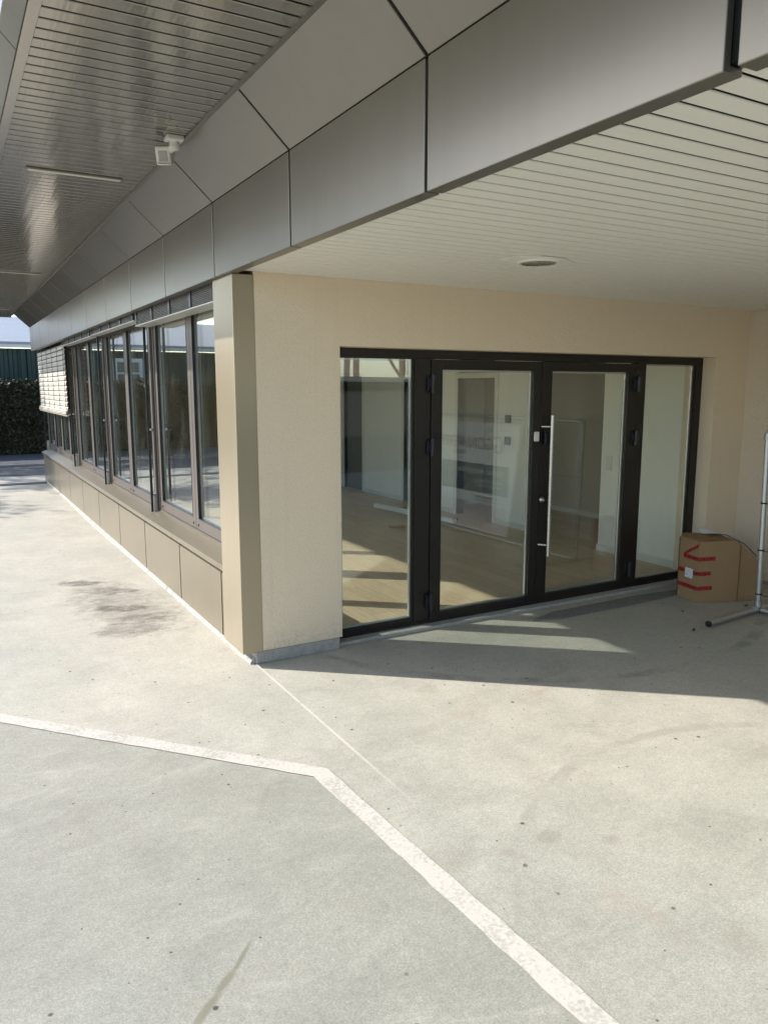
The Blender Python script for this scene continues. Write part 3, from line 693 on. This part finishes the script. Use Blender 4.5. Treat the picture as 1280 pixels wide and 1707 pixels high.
for z in (.16, .53, .92):
    yy = yA+tl*(z-.03)/1.475
    mb = MB().lathe([(.0215, -.006), (.0255, -.006), (.0255, .006), (.0215, .006)], (xb, yy, z), 18).tube([(xb-.02, yy-.02, z), (xb-.01, yy-.35, z-.01), (xb-.006, -1.82, z-.005)], .003, 6); kid(mb, 'cable_tie', M['black'], T)
# banner print (faces the yard)
kid(MB().add([(xb-.026, -1.80, 1.43), (xb-.026, -3.45, 1.43), (xb-.026, -3.45, .08), (xb-.026, -2.03, .08), (xb-.023, -1.80, 1.43), (xb-.023, -3.45, 1.43), (xb-.023, -3.45, .08), (xb-.023, -2.03, .08)], [(0, 1, 2, 3), (7, 6, 5, 4), (0, 4, 5, 1), (1, 5, 6, 2), (2, 6, 7, 3), (3, 7, 4, 0)]), 'banner_sheet', M['banner'], T)
kid(MB().box(xb-.0285, xb-.0265, -3.44, -2.02, .56, .92), 'printed_band', M['banner_teal'], T)
kid(MB().box(xb-.0285, xb-.0265, -3.44, -2.05, .10, .42), 'printed_photo', M['banner_photo'], T)
def text(s, size, y, z, mat, name, parent, x):
    cu = bpy.data.curves.new(name, 'FONT'); cu.body = s; cu.size = size; cu.extrude = .0006
    o = bpy.data.objects.new(name, cu); COL.objects.link(o)
    o.matrix_world = Matrix(((0, 0, -1, x), (-1, 0, 0, y), (0, 1, 0, z), (0, 0, 0, 1)))
    bpy.context.view_layer.update()
    me = bpy.data.meshes.new_from_object(o.evaluated_get(bpy.context.evaluated_depsgraph_get())); me.transform(o.matrix_world)
    bpy.data.objects.remove(o); me.materials.clear(); me.materials.append(mat)
    o = bpy.data.objects.new(name, me); COL.objects.link(o); o.parent = parent; o.location = -Vector(parent.location); return o
text('G', .30, -2.11, 1.07, M['banner_grey'], 'printed_logo', T, xb-.028)
text('GONWERPPEL', .21, -2.34, 1.10, M['banner_grey'], 'printed_name', T, xb-.028)
text('TECHNIK', .07, -2.86, 1.02, M['banner_grey'], 'printed_line', T, xb-.028)
for k, z in enumerate((.80, .70, .64)): text('Sanitaer Heizung Klima' if k == 0 else 'Service und Wartung', .10 if k == 0 else .055, -2.14, z, M['banner'], 'printed_line', T, xb-.0295)
for z in (.50, .455): text('Beratung  Planung  Montage', .042, -2.2, z, M['banner_grey'], 'printed_line', T, xb-.028)

# dark threshold stones in front of the doors
tag(MB().prism([(2.27, -.165), (2.50, -.245), (3.30, -.245), (3.95, -.215), (4.06, -.10), (3.60, -.055), (2.55, -.07)], 'z', .0005, .010).build('threshold_mat', M['mat'], bevel=.003), 'dark worn stone strip on the ground before the right door', 'door mat')
# dry leaves
def leaf(x, y, s, a_, lab):
    mb = MB(); pts = []
    for k in range(10):
        u = k/10*2*math.pi; rr_ = s*(1 if k % 2 else .75); pts.append((x+rr_*math.cos(u)*math.cos(a_)-.45*rr_*math.sin(u)*math.sin(a_), y+rr_*math.cos(u)*math.sin(a_)+.45*rr_*math.sin(u)*math.cos(a_), .006+.012*abs(math.cos(u))))
    mb.add(pts+[(x, y, .004)], [(i, (i+1) % 10, 10) for i in range(10)])
    o = mb.build('dry_leaf', M['dryleaf'], origin=(x, y, 0)); sd = o.modifiers.new('thick', 'SOLIDIFY'); sd.thickness = .001
    return tag(o, lab, 'leaf', 'dry leaves on the carport floor')
leaf(3.175, -.98, .028, .5, 'small dark dry leaf on shaded concrete in front of the pipe foot')
leaf(3.52, -.60, .016, 1.4, 'tiny dry leaf between the carton and the dark stone strip')
leaf(4.12, -.755, .03, .1, 'curled brown scrap lying between the carton and the pipe upright')

# roll-up banner cassette on the room floor
T = empty('rollup_banner_case', (3.85, 4.2, fz)); tag(T, 'white roll-up display cassette on black feet on the room floor behind the glass', 'display case')
kid(MB().obox((3.86, 4.22, fz+.075), Vector((.23, -1.73, 0)).normalized(), Vector((1.73, .23, 0)).normalized(), (0, 0, 1), .87, .035, .032), 'cassette', M['skirting'], T, .01)
kid(MB().tube([(3.80, 4.72, fz+.045), (4.02, 4.95, fz+.02), (4.2, 4.95, fz+.01)], .016, 8), 'foot', M['black'], T)
kid(MB().tube([(3.86, 3.8, fz+.043), (4.1, 3.9, fz+.02), (4.3, 3.75, fz+.01)], .016, 8), 'foot', M['black'], T)

# ------------------------------------------------------------------ far end: hedge, shed, trees
hx0, hy0, hx1, hy1 = 5.5, 19.05, -17.0, 18.2
hd_ = Vector((hx1-hx0, hy1-hy0, 0)); hl = hd_.length; hd_.normalize(); hn = Vector((hd_.y, -hd_.x, 0))
if hn.y > 0: hn = -hn            # towards the yard
H = empty('clipped_hedge', ((hx0+hx1)/2, (hy0+hy1)/2, 0)); tag(H, 'tall clipped dark green hedge across the far end of the yard', 'hedge')
mb = MB(); c0 = Vector((hx0, hy0, 0))-hn*-.0
mid_ = c0+hd_*hl/2-hn*.55
kid(MB().obox((mid_.x, mid_.y, .97), hd_, hn, (0, 0, 1), hl/2-.05, .42, .95), 'branches', M['hedge_core'], H)
mb = MB()
def leafquad(mb, c, s):
    n = Vector((random.gauss(0, 1), random.gauss(0, 1), random.gauss(0, 1)+.5)).normalized(); u = n.orthogonal().normalized(); a_ = random.uniform(0, 6.28)
    w = n.cross(u); u, w = u*math.cos(a_)+w*math.sin(a_), w*math.cos(a_)-u*math.sin(a_); c = Vector(c)
    mb.add([c-u*s, c-w*s*.5+n*s*.12, c+u*s, c+w*s*.5+n*s*.12], [(0, 1, 2, 3)])
for i in range(30000):
    u = random.random()*hl
    lump = .06*math.sin(u*2.3)+.05*math.sin(u*5.1+1)
    if random.random() < .72: p_ = c0+hd_*u+hn*(random.gauss(-.04, .06)+lump*.6); z = random.uniform(.02, 2.03)
    else: p_ = c0+hd_*u-hn*random.uniform(0, 1.1); z = 1.97+random.gauss(.03, .045)+lump*.5
    leafquad(mb, (p_.x, p_.y, z), random.uniform(.035, .075))
kid(mb, 'leaves', M['hedge'], H)

Sx0, Sx1, Sy = -17.0, 9.0, 21.2
T = empty('storage_shed', (-4, Sy, 0)); tag(T, 'long dark teal metal shed with pale roof edge behind the hedge', 'shed')
prof = []; x = Sx0
while x < Sx1: prof += [(x, Sy), (x+.10, Sy), (x+.13, Sy-.035), (x+.22, Sy-.035)]; x += .25
prof += [(Sx1, Sy), (Sx1, Sy+6), (Sx0, Sy+6)]
kid(MB().prism(prof, 'z', 0, 3.02), 'cladding', M['shed'], T)
kid(MB().box(Sx0-.3, Sx1+.3, Sy-.22, Sy-.12, 3.04, 3.13), 'eave_board', M['white_trim'], T)
kid(MB().prism([(Sy-.24, 3.13), (Sy+6.2, 4.35), (Sy+6.2, 4.45), (Sy-.24, 3.21)], 'x', Sx0-.3, Sx1+.3), 'roof', M['shed_roof'], T)
for x in (-14.5, -11.5, -8.5, -5.5, -2.5, .5):
    kid(MB().box(x-.06, x+.06, Sy-.10, Sy-.04, 0, 2.98), 'wall_rib', M['shed'], T)
wf = kid(MB().box(-3.78, -3.66, Sy-.16, Sy-.04, 1.55, 2.78).box(-3.66, -2.86, Sy-.16, Sy-.04, 2.66, 2.78).box(-2.98, -2.86, Sy-.16, Sy-.04, 1.55, 2.66).box(-3.66, -2.98, Sy-.14, Sy-.04, 2.28, 2.34), 'window_frame', M['white_trim'], T, .005)
q = kid(MB().box(-3.66, -2.98, Sy-.10, Sy-.05, 1.55, 2.66), 'pane', M['pane_dark'], wf)

def tree(name, lab, x, y, h, rad, n, zc, seed, group='trees beside the yard'):
    rnd = random.Random(seed); T = empty(name, (x, y, 0)); tag(T, lab, 'tree', group)
    mb = MB(); mb.tube([(x, y, 0), (x+.05, y, h*.3), (x-.05, y+.05, h*.6), (x, y, h*.85)], [.17, .13, .08, .03], 10)
    cl = []
    for k in range(22):
        a_ = rnd.uniform(0, 6.28); el = rnd.uniform(-.9, 1.1); r_ = rad*rnd.uniform(.45, .95)
        c = Vector((x+r_*math.cos(a_)*math.cos(el), y+r_*math.sin(a_)*math.cos(el), zc+(h-zc)*math.sin(el)*.9)); cl.append(c)
        z0 = rnd.uniform(h*.3, h*.6); mb.tube([(x, y, z0), ((x+c.x)/2, (y+c.y)/2, (z0+c.z)/2+.2), c], [.05, .03, .012], 6)
    kid(mb, 'trunk', M['bark'], T)
    mb = MB()
    for k in range(n):
        c = rnd.choice(cl); v = Vector((rnd.gauss(0, 1), rnd.gauss(0, 1), rnd.gauss(0, .8)))*rad*.2
        leafquad(mb, c+v, rnd.uniform(.06, .11))
    kid(mb, 'crown', M['leaf'], T)
tree('broadleaf_tree', 'tall broadleaf tree at the left end of the clipped hedge', -8.6, 19.9, 9.5, 2.6, 6000, 6.3, 3)
tree('broadleaf_tree', 'slender broadleaf tree beside the asphalt lane, nearer than the hedge', -10.6, 15.6, 8.0, 1.7, 2600, 6.0, 5)
tree('broadleaf_tree', 'bushy broadleaf tree furthest along the shed end', -12.8, 20.3, 9.0, 2.4, 4500, 6.0, 9)

# behind the viewer, seen only mirrored in the entrance glass
T = empty('steel_canopy', (12.5, -22, 0)); tag(T, 'open brown steel canopy frame rising behind the added dark block', 'canopy')
for x in (10.9, 12.1, 12.5, 14.6):
    kid(MB().box(x-.09, x+.09, -22.09, -21.91, 0, 5.2), 'post', M['brownsteel'], T, .01)
for x0, x1 in ((12.5, 14.6),):
    kid(MB().tube([(x0, -22, 5.0), (x1, -22, 2.2)], .06, 8), 'brace', M['brownsteel'], T)
kid(MB().box(9.5, 18, -25, -21.8, 5.2, 5.4), 'roof', M['brownsteel'], T)
T = empty('reflection_block', (16, -14, 0)); tag(T, 'low dark block added behind the viewer to dim the door glass reflection', 'building')  # added dark mass, keeps bright ground out of the mirrored view
M['block_dark'] = simple('dark_block_finish', (.045, .047, .043), .7, 0, .2, 1)
kid(MB().box(2.5, 34, -18, -9.9, 0, 1.98), 'wall', M['block_dark'], T)
kid(MB().box(2.3, 34.2, -18.2, -9.7, 1.98, 2.08), 'block_top', M['int_dark'], T)

# ------------------------------------------------------------------ light
az = Vector((-.772, .635, 0)).normalized(); EL = R(34.0)
to_sun = Vector((az.x*math.cos(EL), az.y*math.cos(EL), math.sin(EL)))
sl = bpy.data.lights.new('sun', 'SUN'); sl.energy = 3.7; sl.angle = R(.55); sl.color = (1.0, .955, .885)
so = bpy.data.objects.new('sun', sl); COL.objects.link(so); so.rotation_euler = to_sun.to_track_quat('Z', 'Y').to_euler(); so.location = to_sun*40
w = bpy.data.worlds.new('World'); S.world = w; w.use_nodes = True
nt = w.node_tree; bg = nt.nodes['Background']
sky = nt.nodes.new('ShaderNodeTexSky'); sky.sky_type = 'NISHITA'; sky.sun_disc = False
sky.sun_elevation = EL; sky.sun_rotation = math.atan2(az.x, az.y); sky.air_density = 1.0; sky.dust_density = .9; sky.ozone_density = 1.0
nt.links.new(sky.outputs[0], bg.inputs[0]); bg.inputs[1].default_value = .15

# ------------------------------------------------------------------ camera
cam = bpy.data.cameras.new('camera'); co = bpy.data.objects.new('camera', cam); COL.objects.link(co)
cam.sensor_fit = 'VERTICAL'; cam.sensor_height = 36; cam.lens = 1274/1707*36; cam.clip_end = 1000; cam.clip_start = .05
ya_, pa = R(29.73), R(9.23)
fwd = Vector((math.sin(ya_)*math.cos(pa), math.cos(ya_)*math.cos(pa), -math.sin(pa)))
co.location = (-1.703, -4.718, 1.85); co.rotation_euler = fwd.to_track_quat('-Z', 'Y').to_euler()
S.camera = co
S.view_settings.view_transform = 'Standard'; S.view_settings.look = 'None'; S.view_settings.gamma = 1; S.view_settings.use_curve_mapping = False
S.view_settings.exposure = 1.06
S.render.engine = 'CYCLES'; S.cycles.use_denoising = True; S.cycles.use_adaptive_sampling = True; S.cycles.adaptive_threshold = .02
S.cycles.max_bounces = 8; S.cycles.diffuse_bounces = 5; S.cycles.glossy_bounces = 4; S.cycles.transparent_max_bounces = 24
S.cycles.caustics_reflective = False; S.cycles.caustics_refractive = False
S.render.film_transparent = False
